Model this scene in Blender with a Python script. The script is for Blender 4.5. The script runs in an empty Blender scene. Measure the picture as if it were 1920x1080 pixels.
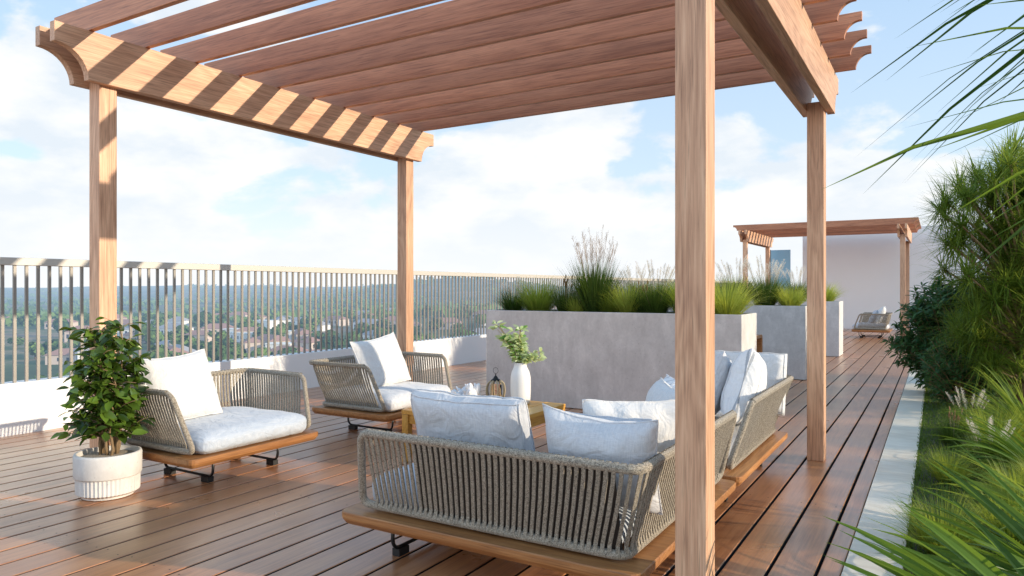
import bpy, math, random
from mathutils import Vector, Matrix, noise as mnoise
from math import sin, cos, pi, radians, sqrt

sc = bpy.context.scene
col = sc.collection
random.seed(7)

# ------------------------------------------------------------------ mesh builder
class MB:
    def __init__(s):
        s.v = []; s.f = []; s.m = []
    def add(s, vs, fs, mi=0):
        o = len(s.v)
        s.v += [tuple(v) for v in vs]
        s.f += [tuple(i + o for i in f) for f in fs]
        s.m += [mi] * len(fs)
    def box(s, x0, x1, y0, y1, z0, z1, mi=0):
        vs = [(x, y, z) for x in (x0, x1) for y in (y0, y1) for z in (z0, z1)]
        s.add(vs, [(0, 1, 3, 2), (4, 6, 7, 5), (0, 4, 5, 1), (2, 3, 7, 6), (0, 2, 6, 4), (1, 5, 7, 3)], mi)
    def prism(s, pts, a0, a1, plane, mi=0):
        """polygon pts (u,v) extruded between a0 and a1; plane 'YZ' extrudes x, 'XZ' extrudes y, 'XY' extrudes z"""
        def P(u, v, a):
            return (a, u, v) if plane == 'YZ' else ((u, a, v) if plane == 'XZ' else (u, v, a))
        n = len(pts)
        vs = [P(u, v, a0) for u, v in pts] + [P(u, v, a1) for u, v in pts]
        fs = [tuple(range(n)), tuple(range(2 * n - 1, n - 1, -1))]
        fs += [(i, i + n, (i + 1) % n + n, (i + 1) % n) for i in range(n)]
        s.add(vs, fs, mi)
    def tube(s, pts, r, n=8, closed=False, mi=0, cap=True):
        pts = [Vector(p) for p in pts]
        m = len(pts)
        rings = []
        up = None
        for i, p in enumerate(pts):
            if closed:
                t = (pts[(i + 1) % m] - pts[i - 1])
            else:
                t = (pts[min(i + 1, m - 1)] - pts[max(i - 1, 0)])
            if t.length < 1e-9: t = Vector((0, 0, 1))
            t.normalize()
            if up is None:
                up = Vector((0, 0, 1)) if abs(t.z) < .9 else Vector((1, 0, 0))
            a = (up - t * up.dot(t))
            if a.length < 1e-5: a = t.orthogonal()
            a.normalize(); b = t.cross(a); up = a
            rr = r[i] if isinstance(r, (list, tuple)) else r
            rings.append([p + a * (rr * cos(2 * pi * k / n)) + b * (rr * sin(2 * pi * k / n)) for k in range(n)])
        vs = [v for rg in rings for v in rg]
        fs = []
        last = m if closed else m - 1
        off = 0
        if closed:   # match the seam
            d = [(rings[0][k] - rings[-1][0]).length for k in range(n)]
            off = d.index(min(d))
        for i in range(last):
            j = (i + 1) % m
            o = off if (closed and i == m - 1) else 0
            for k in range(n):
                fs.append((i * n + k, i * n + (k + 1) % n, j * n + (k + 1 + o) % n, j * n + (k + o) % n))
        if not closed and cap:
            fs.append(tuple(range(n - 1, -1, -1))); fs.append(tuple((m - 1) * n + k for k in range(n)))
        s.add(vs, fs, mi)
    def lathe(s, prof, n=32, cx=0, cy=0, mi=0, sx=1, sy=1):
        vs = []; fs = []
        for r, z in prof:
            for k in range(n):
                vs.append((cx + sx * r * cos(2 * pi * k / n), cy + sy * r * sin(2 * pi * k / n), z))
        m = len(prof)
        for i in range(m - 1):
            for k in range(n):
                fs.append((i * n + k, i * n + (k + 1) % n, (i + 1) * n + (k + 1) % n, (i + 1) * n + k))
        fs.append(tuple(range(n - 1, -1, -1))); fs.append(tuple((m - 1) * n + k for k in range(n)))
        s.add(vs, fs, mi)
    def blade(s, root, d, L, w, droop, seg=5, mi=0, fold=0.0, tip=0.0, taper=1.0, base_w=.55, roll=0):
        """arching strap leaf"""
        p = Vector(root); d = Vector(d).normalized()
        side = d.cross(Vector((0, 0, 1)))
        if side.length < 1e-4: side = Vector((1, 0, 0))
        side.normalize()
        if roll:
            side = Matrix.Rotation(random.uniform(-roll, roll), 3, d) @ side
        side = (side + Vector((random.uniform(-.35, .35), random.uniform(-.35, .35), random.uniform(-.35, .35)))).normalized()
        vs = []; fs = []
        st = L / seg
        for i in range(seg + 1):
            t = i / seg
            ww = w * (base_w + (1 - base_w) * min(1, t * 4)) * (1 - t ** (1.6 * taper)) if i < seg else tip
            nrm = side.cross(d).normalized()
            if fold:
                vs += [p - side * ww * .5 + nrm * fold * ww, p, p + side * ww * .5 + nrm * fold * ww]
            else:
                vs += [p - side * ww * .5, p + side * ww * .5]
            p = p + d * st
            d = (d + Vector((0, 0, -1)) * droop / seg * (0.4 + 1.6 * t)).normalized()
            side = (side - d * side.dot(d)).normalized()
        k = 3 if fold else 2
        for i in range(seg):
            for j in range(k - 1):
                a = i * k + j
                fs.append((a, a + 1, a + 1 + k, a + k))
        s.add(vs, fs, mi)
    def leaf(s, p, d, n, L, w, curl=.15, mi=0):
        """ovate leaf: base p, direction d, face normal n"""
        d = Vector(d).normalized(); n = Vector(n)
        sd = d.cross(n)
        if sd.length < 1e-4: sd = d.orthogonal()
        sd.normalize(); n = sd.cross(d).normalized()
        prof = [(0, .06), (.15, .62), (.38, 1.0), (.62, .9), (.84, .5), (1, .03)]
        vs = []
        for t, q in prof:
            c = p + d * (L * t) - n * (curl * L * t * t)
            h = w * .5 * q
            vs += [c - sd * h + n * h * .35, c, c + sd * h + n * h * .35]
        fs = []
        for i in range(len(prof) - 1):
            for j in (0, 1):
                a = i * 3 + j
                fs.append((a, a + 1, a + 4, a + 3))
        s.add(vs, fs, mi)
    def build(s, name, mats, parent=None, smooth=False, bevel=0, loc=None):
        me = bpy.data.meshes.new(name)
        me.from_pydata(s.v, [], s.f)
        if not isinstance(mats, (list, tuple)): mats = [mats]
        for m in mats: me.materials.append(m)
        me.polygons.foreach_set('material_index', s.m)
        me.polygons.foreach_set('use_smooth', [bool(smooth)] * len(s.f))
        me.update()
        o = bpy.data.objects.new(name, me)
        col.objects.link(o)
        if parent: o.parent = parent
        if loc: o.location = loc
        if bevel:
            b = o.modifiers.new('bevel', 'BEVEL'); b.width = bevel; b.segments = 2; b.limit_method = 'ANGLE'
            b.angle_limit = radians(35)
        return o

def tag(o, label=None, cat=None, group=None, kind=None):
    if label: o['label'] = label
    if cat: o['category'] = cat
    if group: o['group'] = group
    if kind: o['kind'] = kind
    return o
def thing(name, label, cat, loc=(0, 0, 0), rz=0, group=None):
    o = bpy.data.objects.new(name, None); col.objects.link(o)
    o.location = loc; o.rotation_euler = (0, 0, rz); o.empty_display_size = .1
    return tag(o, label, cat, group)
def kids(o): return [c for c in col.objects if c.parent == o]
def copy_tree(o, parent=None):
    c = o.copy(); col.objects.link(c); c.parent = parent
    for ch in kids(o): copy_tree(ch, c)
    return c

def fillet(pts, r, n=5, closed=False):
    """round the corners of a 3D polyline"""
    P = [Vector(p) for p in pts]; out = []
    m = len(P)
    for i in range(m):
        if not closed and i in (0, m - 1):
            out.append(P[i]); continue
        a, b, c = P[i - 1], P[i], P[(i + 1) % m]
        d1 = (a - b); d2 = (c - b)
        rr = min(r, d1.length * .45, d2.length * .45)
        p1 = b + d1.normalized() * rr; p2 = b + d2.normalized() * rr
        for k in range(n + 1):
            t = k / n
            out.append(p1 * (1 - t) ** 2 + b * 2 * t * (1 - t) + p2 * t ** 2)
    return out

# ------------------------------------------------------------------ materials
class NT:
    def __init__(s, name):
        s.m = bpy.data.materials.new(name); s.m.use_nodes = True
        s.t = s.m.node_tree; s.t.nodes.clear()
        s.out = s.n('ShaderNodeOutputMaterial')
    def n(s, typ, **kw):
        nd = s.t.nodes.new(typ)
        for k, v in kw.items():
            if k.startswith('i_'):
                nd.inputs[k[2:].replace('_', ' ')].default_value = v
            else: setattr(nd, k, v)
        return nd
    def l(s, a, b): s.t.links.new(a, b)
    def math(s, op, a, b=None, c=None, clamp=False):
        nd = s.n('ShaderNodeMath', operation=op, use_clamp=clamp)
        for i, x in enumerate((a, b, c)):
            if x is None: continue
            if isinstance(x, (int, float)): nd.inputs[i].default_value = x
            else: s.l(x, nd.inputs[i])
        return nd.outputs[0]
    def mix(s, f, a, b, blend='MIX'):
        nd = s.n('ShaderNodeMix', data_type='RGBA', blend_type=blend)
        for i, x in ((0, f), (6, a), (7, b)):
            if isinstance(x, (int, float)): nd.inputs[i].default_value = x
            elif isinstance(x, tuple): nd.inputs[i].default_value = (*x, 1)
            else: s.l(x, nd.inputs[i])
        return nd.outputs[2]
    def noise(s, vec, scale, detail=3, rough=.55, dist=0, w=None):
        nd = s.n('ShaderNodeTexNoise')
        if w is not None:
            nd.noise_dimensions = '4D'; s.l(w, nd.inputs['W'])
        nd.inputs['Scale'].default_value = scale; nd.inputs['Detail'].default_value = detail
        nd.inputs['Roughness'].default_value = rough; nd.inputs['Distortion'].default_value = dist
        s.l(vec, nd.inputs['Vector']); return nd.outputs[0]
    def map(s, vec, scale=(1, 1, 1), loc=(0, 0, 0)):
        nd = s.n('ShaderNodeMapping'); nd.inputs['Scale'].default_value = scale; nd.inputs['Location'].default_value = loc
        s.l(vec, nd.inputs['Vector']); return nd.outputs[0]
    def ramp(s, f, stops):
        nd = s.n('ShaderNodeValToRGB'); cr = nd.color_ramp
        while len(cr.elements) < len(stops): cr.elements.new(.5)
        for e, (p, c) in zip(cr.elements, stops):
            e.position = p; e.color = (*c, 1) if isinstance(c, tuple) else (c, c, c, 1)
        s.l(f, nd.inputs[0]); return nd.outputs[0]
    def bump(s, h, st, dist=.01, prev=None):
        nd = s.n('ShaderNodeBump'); nd.inputs['Strength'].default_value = st; nd.inputs['Distance'].default_value = dist
        s.l(h, nd.inputs['Height'])
        if prev: s.l(prev, nd.inputs['Normal'])
        return nd.outputs[0]
    def pbsdf(s, color, rough=.5, bump=None, **kw):
        b = s.n('ShaderNodeBsdfPrincipled')
        if isinstance(color, tuple): b.inputs['Base Color'].default_value = (*color, 1)
        else: s.l(color, b.inputs['Base Color'])
        if isinstance(rough, (int, float)): b.inputs['Roughness'].default_value = rough
        else: s.l(rough, b.inputs['Roughness'])
        if bump: s.l(bump, b.inputs['Normal'])
        for k, v in kw.items(): b.inputs[k.replace('_', ' ')].default_value = v
        return b.outputs[0]
    def done(s, sh):
        s.l(sh, s.out.inputs[0]); return s.m

def wood(name, axis, light, mid, dark, rough=.45, ring=22, deck=False, fine=1.0, spec=.5):
    t = NT(name)
    tc = t.n('ShaderNodeTexCoord').outputs['Object']
    al = .12
    rnd = t.n('ShaderNodeObjectInfo').outputs['Random']
    w = t.math('MULTIPLY', rnd, 37.0)
    sep = t.n('ShaderNodeSeparateXYZ'); t.l(tc, sep.inputs[0])
    if deck:
        pid = t.math('FLOOR', t.math('DIVIDE', t.math('ADD', sep.outputs[0], .4325 + 100 * .179), .179))
        wn = t.n('ShaderNodeTexWhiteNoise', noise_dimensions='1D'); t.l(pid, wn.inputs['W'])
        w = t.math('MULTIPLY', wn.outputs[0], 61.0)
        rnd = wn.outputs[0]
    sc1 = {'X': (al, 1, 1), 'Y': (1, al, 1), 'Z': (1, 1, al)}[axis]
    v = t.map(tc, sc1)
    big = t.noise(v, 3.2, 2, .45, .3, w)
    rings = t.math('FRACT', t.math('MULTIPLY', big, ring))
    rings = t.math('ABSOLUTE', t.math('SUBTRACT', t.math('MULTIPLY', rings, 2), 1))
    sc2 = {'X': (.03, 1, 1), 'Y': (1, .03, 1), 'Z': (1, 1, .03)}[axis]
    fib = t.noise(t.map(tc, sc2), 120 * fine, 5, .65, .2, w)
    tone = t.noise(t.map(tc, {'X': (.25, 1, 1), 'Y': (1, .25, 1), 'Z': (1, 1, .25)}[axis]), 4.5, 3, .5, 0, w)
    f = t.math('ADD', t.math('MULTIPLY', rings, .10), t.math('ADD', t.math('MULTIPLY', fib, .66), t.math('MULTIPLY', tone, .36)))
    c = t.ramp(f, [(.32, dark), (.56, mid), (.8, light)])
    if not deck:
        sc3 = {'X': (.045, 1, 1), 'Y': (1, .045, 1), 'Z': (1, 1, .045)}[axis]
        pr_ = t.noise(t.map(tc, sc3), 150, 2, .5, .3, w)
        pm = t.math('MULTIPLY', t.math('SUBTRACT', pr_, .54, clamp=True), 5.5, clamp=True)
        c = t.mix(t.math('MULTIPLY', pm, .5), c, tuple(x * .55 for x in dark))
    # board to board variation
    hsv = t.n('ShaderNodeHueSaturation'); t.l(c, hsv.inputs['Color'])
    t.l(t.math('ADD', t.math('MULTIPLY', rnd, .32), .84), hsv.inputs['Value'])
    c = hsv.outputs[0]
    hgt = t.math('ADD', t.math('MULTIPLY', fib, .6), t.math('MULTIPLY', rings, .25))
    b = t.bump(hgt, .12 if deck else .35, .002)
    if deck:
        dirt = t.noise(tc, 1.3, 4, .6)
        c = t.mix(t.math('MULTIPLY', t.math('SUBTRACT', dirt, .42, clamp=True), 1.2, clamp=True), c, (.5, .28, .155))
        r = t.math('ADD', t.math('MULTIPLY', t.noise(tc, 2.1, 4, .6), .25), rough - .12)
    else:
        r = rough
    return t.done(t.pbsdf(c, r, b, Specular_IOR_Level=spec, Coat_Weight=.35 if deck else 0.0, Coat_Roughness=.3))

PL, PM, PD = (.84, .56, .36), (.62, .355, .215), (.32, .155, .085)
M = {}
M['wx'] = wood('cedar_x', 'X', (.66, .30, .16), (.49, .2, .1), (.25, .085, .04), .42, 14)
M['wy'] = wood('cedar_y', 'Y', PL, PM, PD, .5)
M['wz'] = wood('cedar_z', 'Z', PL, PM, PD, .5, 30)
M['deck'] = wood('deck_wood', 'Y', (.62, .30, .125), (.44, .18, .07), (.2, .07, .028), .31, 14, deck=True, spec=1.0)
M['teak_x'] = wood('teak_x', 'X', (.55, .28, .11), (.40, .175, .06), (.2, .075, .025), .42)
M['teak_y'] = wood('teak_y', 'Y', (.55, .28, .11), (.40, .175, .06), (.2, .075, .025), .42)
M['table_wood'] = wood('table_wood', 'Y', (.72, .41, .1), (.55, .28, .055), (.32, .14, .025), .35)

def mat_rope(name, a, b, sc_=380):
    t = NT(name); tc = t.n('ShaderNodeTexCoord').outputs['Object']
    n = t.noise(tc, sc_, 2, .7)
    n2 = t.noise(tc, sc_ * .35, 2, .6)
    f = t.math('ADD', t.math('MULTIPLY', n, .7), t.math('MULTIPLY', n2, .3))
    c = t.ramp(f, [(.38, b), (.62, a)])
    return t.done(t.pbsdf(c, .9, t.bump(n, .8, .003), Sheen_Weight=.2))
M['rope'] = mat_rope('cord', (.5, .43, .33), (.06, .047, .033))
M['frame'] = mat_rope('cord_wrapped_frame', (.52, .45, .35), (.085, .066, .048), 300)
M['gap_shade'] = None

def mat_linen(name, base, shade, stripes=False):
    t = NT(name); tc = t.n('ShaderNodeTexCoord').outputs['Object']
    a = t.noise(t.map(tc, (1, .06, .06)), 420, 2, .6); b = t.noise(t.map(tc, (.06, 1, 1)), 420, 2, .6)
    wv = t.math('MULTIPLY', t.math('ADD', a, b), .5)
    blot = t.noise(tc, 7, 4, .6)
    f = t.math('ADD', t.math('MULTIPLY', wv, .8), t.math('MULTIPLY', blot, .2))
    c = t.ramp(f, [(.36, shade), (.62, base)])
    if stripes:
        sp = t.n('ShaderNodeSeparateXYZ'); t.l(tc, sp.inputs[0])
        x = t.math('FRACT', t.math('MULTIPLY', sp.outputs[0], 17))
        k = t.math('MULTIPLY', t.math('LESS_THAN', x, .11), t.math('LESS_THAN', sp.outputs[0], .35))
        c = t.mix(k, c, (.42, .44, .47))
    cr = t.noise(t.map(tc, (1, 1, 1)), 9, 3, .5, 1.5)
    nb = t.bump(cr, .3, .05)
    nb = t.bump(wv, .35, .0015, nb)
    return t.done(t.pbsdf(c, .92, nb, Sheen_Weight=.25))
M['linen'] = mat_linen('pale_linen', (.68, .685, .7), (.5, .51, .54))
M['linen_blue'] = mat_linen('blue_grey_linen', (.53, .57, .63), (.39, .44, .51))
M['linen_white'] = mat_linen('white_linen', (.76, .75, .735), (.6, .595, .59))
M['stripe'] = mat_linen('striped_linen', (.86, .86, .86), (.74, .74, .75), True)

def simple(name, c, rough=.5, **kw):
    t = NT(name); return t.done(t.pbsdf(c, rough, **kw))
M['gap_shade'] = simple('painted_gap_shade', (.05, .038, .03), .9)  # dark colour standing in for shade between the sofa cords
M['black_metal'] = simple('dark_metal', (.03, .03, .032), .35, Metallic=.6)
M['rubber'] = simple('rubber', (.015, .015, .015), .6)
M['groove'] = simple('deck_gap_shade', (.012, .013, .018), .8)
M['screw'] = simple('screw', (.06, .045, .04), .5)

def mat_paint(name, c, rough=.6, var=.06, bumpst=.1):
    t = NT(name); tc = t.n('ShaderNodeTexCoord').outputs['Object']
    n = t.noise(tc, 1.7, 5, .6); n2 = t.noise(tc, 60, 3, .6)
    d = tuple(x * (1 - var) for x in c)
    cc = t.mix(t.math('MULTIPLY', n, 1.0), d, c)
    return t.done(t.pbsdf(cc, rough, t.bump(n2, bumpst, .003)))
M['white_wall'] = mat_paint('white_render', (.84, .84, .84), .7, .08, .25)
M['far_wall'] = mat_paint('white_render_far', (.86, .85, .84), .75, .05, .2)
t = NT('railing_metal'); M['rail'] = t.done(t.pbsdf((.52, .49, .44), .5, Metallic=.2))
t = NT('baluster_metal'); M['bal'] = t.done(t.pbsdf((.27, .25, .225), .42, Metallic=.3))

def mat_concrete(name, lo, hi, sc_=3.5):
    t = NT(name); tc = t.n('ShaderNodeTexCoord').outputs['Object']
    n = t.noise(tc, sc_, 7, .65, .4); n2 = t.noise(tc, 34, 4, .7)
    n3 = t.noise(t.map(tc, (1, 1, .35)), 11, 5, .7, .6)
    f = t.math('ADD', t.math('MULTIPLY', n, .45), t.math('ADD', t.math('MULTIPLY', n3, .35), t.math('MULTIPLY', n2, .2)))
    c = t.ramp(f, [(.34, lo), (.52, tuple((a + b) / 2 for a, b in zip(lo, hi))), (.66, hi)])
    vor = t.n('ShaderNodeTexVoronoi'); vor.inputs['Scale'].default_value = 26; t.l(tc, vor.inputs['Vector'])
    pit = t.math('LESS_THAN', vor.outputs['Distance'], .09)
    c = t.mix(t.math('MULTIPLY', pit, .45), c, tuple(x * .45 for x in lo))
    return t.done(t.pbsdf(c, .8, t.bump(f, .3, .008)))
M['concrete'] = mat_concrete('planter_concrete', (.45, .435, .425), (.73, .71, .69))
M['pot'] = mat_concrete('pot_stone', (.56, .53, .5), (.74, .71, .67), 9)
M['ceramic'] = mat_paint('matt_white_ceramic', (.8, .79, .77), .55, .06, .4)
M['coral'] = mat_paint('white_coral', (.82, .82, .84), .6, .1, .8)
M['soil'] = mat_concrete('soil', (.03, .035, .015), (.09, .085, .04), 20)
M['sand'] = mat_concrete('pot_sand', (.34, .27, .2), (.52, .43, .33), 30)

def mat_kerb():
    t = NT('pale_stone'); tc = t.n('ShaderNodeTexCoord').outputs['Object']
    n = t.noise(t.map(tc, (.25, 1, 1)), 22, 5, .6); n2 = t.noise(tc, 1.5, 4)
    f = t.math('ADD', t.math('MULTIPLY', n, .5), t.math('MULTIPLY', n2, .5))
    c = t.ramp(f, [(.35, (.68, .59, .47)), (.65, (.88, .8, .67))])
    sp = t.n('ShaderNodeSeparateXYZ'); t.l(tc, sp.inputs[0])
    return t.done(t.pbsdf(c, .65, t.bump(n, .2, .004)))
M['kerb'] = mat_kerb()

def mat_leaf(name, a, b, trans=.35, rough=.4, stripe=None, sc_=6, spec=.4, tcol=None):
    t = NT(name); tc = t.n('ShaderNodeTexCoord').outputs['Object']
    geo = t.n('ShaderNodeNewGeometry')
    n = t.noise(tc, sc_, 3, .6)
    try: ri = geo.outputs['Random Per Island']
    except Exception: ri = n
    f = t.math('ADD', t.math('MULTIPLY', n, .5), t.math('MULTIPLY', ri, .5))
    c = t.ramp(f, [(.25, a), (.75, b)])
    p = t.pbsdf(c, rough, Specular_IOR_Level=spec)
    tr = t.n('ShaderNodeBsdfTranslucent')
    if tcol is None: tcol = tuple(min(1, x * k) for x, k in zip(b, (1.9, 1.7, .9)))
    tr.inputs[0].default_value = (*tcol, 1)
    mx = t.n('ShaderNodeMixShader'); mx.inputs[0].default_value = trans
    t.l(p, mx.inputs[1]); t.l(tr.outputs[0], mx.inputs[2])
    return t.done(mx.outputs[0])
M['ficus'] = mat_leaf('glossy_leaf', (.008, .024, .006), (.13, .22, .03), .18, .26)
M['sage'] = mat_leaf('pale_sage_leaf', (.3, .42, .2), (.55, .64, .42), .3, .6)
M['sage_dark'] = mat_leaf('mid_green_leaf', (.1, .24, .05), (.2, .38, .1), .3, .5)
M['strap'] = mat_leaf('strap_leaf', (.016, .055, .009), (.10, .19, .025), .33, .42, spec=.2, tcol=(.28, .42, .045))
M['strap_dark'] = mat_leaf('dark_strap_leaf', (.014, .05, .012), (.06, .14, .025), .25, .4, spec=.22)
M['spiky'] = mat_leaf('spiky_leaf', (.02, .058, .009), (.155, .25, .035), .38, .5, spec=.2, tcol=(.42, .52, .07))
M['shrub'] = mat_leaf('shrub_leaf', (.018, .065, .024), (.075, .17, .055), .22, .45, spec=.25)
M['grass_f'] = mat_leaf('fine_grass', (.055, .10, .014), (.30, .38, .07), .4, .55)
M['grass_d'] = mat_leaf('dark_grass', (.018, .045, .01), (.085, .15, .025), .28, .5)
M['grass_y'] = mat_leaf('yellow_green_grass', (.14, .19, .03), (.44, .5, .12), .4, .55)
M['lawn'] = mat_leaf('lawn_blade', (.04, .09, .012), (.12, .2, .03), .3, .6)
M['plume'] = mat_leaf('feathery_plume', (.7, .62, .52), (.9, .85, .77), .45, .9, tcol=(.95, .9, .8))
M['seed'] = mat_leaf('brown_seedhead', (.22, .12, .06), (.42, .26, .15), .3, .9, tcol=(.5, .3, .15))
M['stalk'] = mat_leaf('dry_stalk', (.42, .33, .2), (.62, .52, .36), .2, .8, tcol=(.6, .5, .3))
M['bark'] = mat_concrete('bark', (.16, .1, .05), (.32, .22, .12), 24)

# haze: colour of anything far off fades to pale blue with its distance from the terrace
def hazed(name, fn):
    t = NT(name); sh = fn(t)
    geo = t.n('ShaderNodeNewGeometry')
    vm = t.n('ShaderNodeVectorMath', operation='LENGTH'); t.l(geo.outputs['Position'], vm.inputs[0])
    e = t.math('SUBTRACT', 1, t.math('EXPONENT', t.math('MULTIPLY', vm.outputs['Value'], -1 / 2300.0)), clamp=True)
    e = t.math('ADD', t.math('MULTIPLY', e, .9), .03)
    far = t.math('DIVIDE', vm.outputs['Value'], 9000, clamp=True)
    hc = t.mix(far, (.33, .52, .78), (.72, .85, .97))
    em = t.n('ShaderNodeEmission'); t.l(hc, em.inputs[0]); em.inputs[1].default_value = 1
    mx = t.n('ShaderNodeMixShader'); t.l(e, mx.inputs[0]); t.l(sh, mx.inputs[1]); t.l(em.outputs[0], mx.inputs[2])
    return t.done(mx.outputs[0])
def _terrain(t):
    tc = t.n('ShaderNodeTexCoord').outputs['Object']
    n = t.noise(tc, .012, 6, .65); n2 = t.noise(tc, .05, 4, .6)
    c = t.ramp(t.math('ADD', t.math('MULTIPLY', n, .6), t.math('MULTIPLY', n2, .4)),
               [(.36, (.03, .06, .02)), (.5, (.08, .12, .04)), (.58, (.26, .2, .13)), (.68, (.38, .26, .19))])
    return t.pbsdf(c, .95)
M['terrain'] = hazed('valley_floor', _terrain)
def _tree(a, b):
    def f(t):
        geo = t.n('ShaderNodeNewGeometry')
        rnd = t.n('ShaderNodeObjectInfo').outputs['Random']
        c = t.ramp(t.math('ADD', t.math('MULTIPLY', geo.outputs['Random Per Island'], .5), t.math('MULTIPLY', rnd, .5)), [(.2, a), (.8, b)])
        return t.pbsdf(c, .9)
    return f
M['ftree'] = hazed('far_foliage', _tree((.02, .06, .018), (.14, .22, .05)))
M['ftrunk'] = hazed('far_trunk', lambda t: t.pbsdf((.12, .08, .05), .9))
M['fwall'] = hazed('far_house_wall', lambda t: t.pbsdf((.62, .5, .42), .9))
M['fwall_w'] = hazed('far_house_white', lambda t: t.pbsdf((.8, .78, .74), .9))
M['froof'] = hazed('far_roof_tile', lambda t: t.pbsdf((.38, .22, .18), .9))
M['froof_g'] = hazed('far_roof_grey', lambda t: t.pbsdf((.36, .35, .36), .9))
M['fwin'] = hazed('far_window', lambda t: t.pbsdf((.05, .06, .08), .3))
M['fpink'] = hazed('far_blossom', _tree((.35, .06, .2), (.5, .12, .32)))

# ------------------------------------------------------------------ deck, kerb, garden soil
Y0, Y1 = -1.5, 23.1
m = MB()
PITCH, GAP = .179, .014
x = -.352
first = True
k = 0
edges = []
xr = -.352
xl = -.44 + GAP / 2
while xr > -6.47:
    edges.append((max(xl, -6.468), xr))
    xr = xl - GAP; xl = -.44 - PITCH * (k + 1) + GAP / 2; k += 1
for (a, b) in edges:
    if b - a < .01: continue
    e = .003
    for (y0, y1) in ((Y0, Y1),):
        # bevelled plank section
        m.prism([(a, -.03), (b, -.03), (b, -e), (b - e, 0), (a + e, 0), (a, -e)], y0, y1, 'XZ', 0)
        for q_ in (2, 3, 7): m.m[len(m.m) - 8 + q_] = 2  # plank sides and underside painted dark as shade in the gaps
sy = 1.05
rows = [-.6 + .02, .62, 1.84, 2.9, 4.25, 5.6, 6.9, 8.3, 9.7, 11.2, 13, 15, 17, 19, 21]
for ry in rows:
    for (a, b) in edges:
        for q in (a + .032, b - .032):
            if b - a < .1: continue
            cx, cy = q + random.uniform(-.003, .003), ry + random.uniform(-.01, .01)
            m.add([(cx + .0042 * cos(2 * pi * i / 8), cy + .0042 * sin(2 * pi * i / 8), .0008) for i in range(8)], [tuple(range(8))], 1)
tag(m.build('deck', [M['deck'], M['screw'], M['groove']]), kind='structure')
m = MB(); m.box(-6.7, 6, Y0 - 1, 30, -.35, -.045)
tag(m.build('roof_slab', M['groove']), kind='structure')

m = MB()
yy = -1.5
m2 = []
while yy < 23:
    m.box(-.348, -.127, yy, yy + 2.395, -.02, .004); yy += 2.4
tag(m.build('kerb', M['kerb'], bevel=.004), kind='structure')
m = MB()
nx, ny = 12, 90
vs = []
for j in range(ny + 1):
    for i in range(nx + 1):
        X = -.123 + i / nx * 3.4; Y = -1.5 + j / ny * 24.5
        vs.append((X, Y, -.012 + .03 * mnoise.noise(Vector((X * 2, Y * 2, 0))) * min(1, i)))
m.add(vs, [(j * (nx + 1) + i, j * (nx + 1) + i + 1, (j + 1) * (nx + 1) + i + 1, (j + 1) * (nx + 1) + i) for j in range(ny) for i in range(nx)])
tag(m.build('garden_soil', M['soil'], smooth=True), kind='structure')
# lawn
m = MB(); random.seed(11)
for i in range(42000):
    Y = 1.8 + 11 * random.random() ** 1.5
    X = -.135 + 1.1 * random.random() ** 1.4
    h = random.uniform(.03, .08)
    if X < .0: h *= .5
    a = random.uniform(0, 2 * pi)
    m.blade((X, Y, -.01), (cos(a) * .45, sin(a) * .45, 1), h, .0058, .9, 2)
tag(m.build('lawn', M['lawn']), 'short dark green grass growing beside the pale stone kerb', 'grass', kind='stuff')

# ------------------------------------------------------------------ parapet wall and railing
m = MB(); m.box(-6.62, -6.47, Y0, 30, -.35, .424)
tag(m.build('parapet_wall', M['white_wall'], bevel=.004), 'low white rendered parapet wall under the metal railing', 'wall')
rail = thing('railing', 'long metal railing of vertical bars on the white parapet', 'railing', (-6.5, 0, .424))
m = MB(); m.box(-.03, .03, Y0, 30, .962, 1.026); m.build('handrail', M['rail'], rail, bevel=.004)
m = MB(); m.box(-.009, .009, -.0115, .0115, 0, .962)
b0 = m.build('baluster', M['bal'], rail)
i = 0; b0.location = (0, 2.818, 0)
for i in range(1, 100):
    c = b0.copy(); col.objects.link(c); c.parent = rail; c.location = (0, 2.818 + .0889 * i, 0)
m = MB()
y = 2.818 + .0889 * 100
while y < 30: m.box(-.009, .009, y - .0115, y + .0115, 0, .962); y += .0889
y = 2.818 - .0889
while y > Y0: m.box(-.009, .009, y - .0115, y + .0115, 0, .962); y -= .0889
tag(m.build('baluster_run', M['bal'], rail), kind='stuff')

# ------------------------------------------------------------------ pergola
ZB, ZT = 2.43, 2.725
def beam_profile(ya, yb, zb, zt, r, step):
    zs = zt - step
    R = zs - zb
    p = [(ya, zt), (ya, zs), (ya + .012, zs)]
    for i in range(1, 11):
        th = radians(90 - 9 * i)
        p.append((ya + .012 + r * cos(th), zb + R * sin(th)))
    q = [(ya + yb - a, z) for a, z in reversed(p)]
    return p + q
def pergola(label, loc):
    t = thing('pergola', label, 'pergola', loc)
    # local origin: near right corner post at x=-.675,y=2.41
    for px in (-.785, -4.47):
        for py in (2.41, 5.31):
            m = MB(); m.box(px, px + .11, py, py + .11, 0, ZB + .06); m.build('post', M['wz'], t, bevel=.004)
    for (a, b) in ((-.674, -.624), (-.836, -.786), (-4.359, -4.309), (-4.521, -4.471)):
        m = MB(); m.prism(beam_profile(2.13, 5.675, ZB, ZT, .178, .115), a, b, 'YZ'); m.build('beam', M['wy'], t, bevel=.003)
    for i in range(10):
        y = 2.322 + .35 * i
        m = MB(); m.prism(beam_profile(-4.70, -.395, ZT + .001, ZT + .15, .085, .052), y, y + .034, 'XZ'); m.build('rafter', M['wx'], t, bevel=.002)
    for px in (-.785, -4.47):
        for py in (2.41, 5.31):
            m = MB()
            for dy in (.03, .08):
                for xx in ((px - .053, px - .05), (px + .16, px + .163)):
                    pass
    return t
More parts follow.
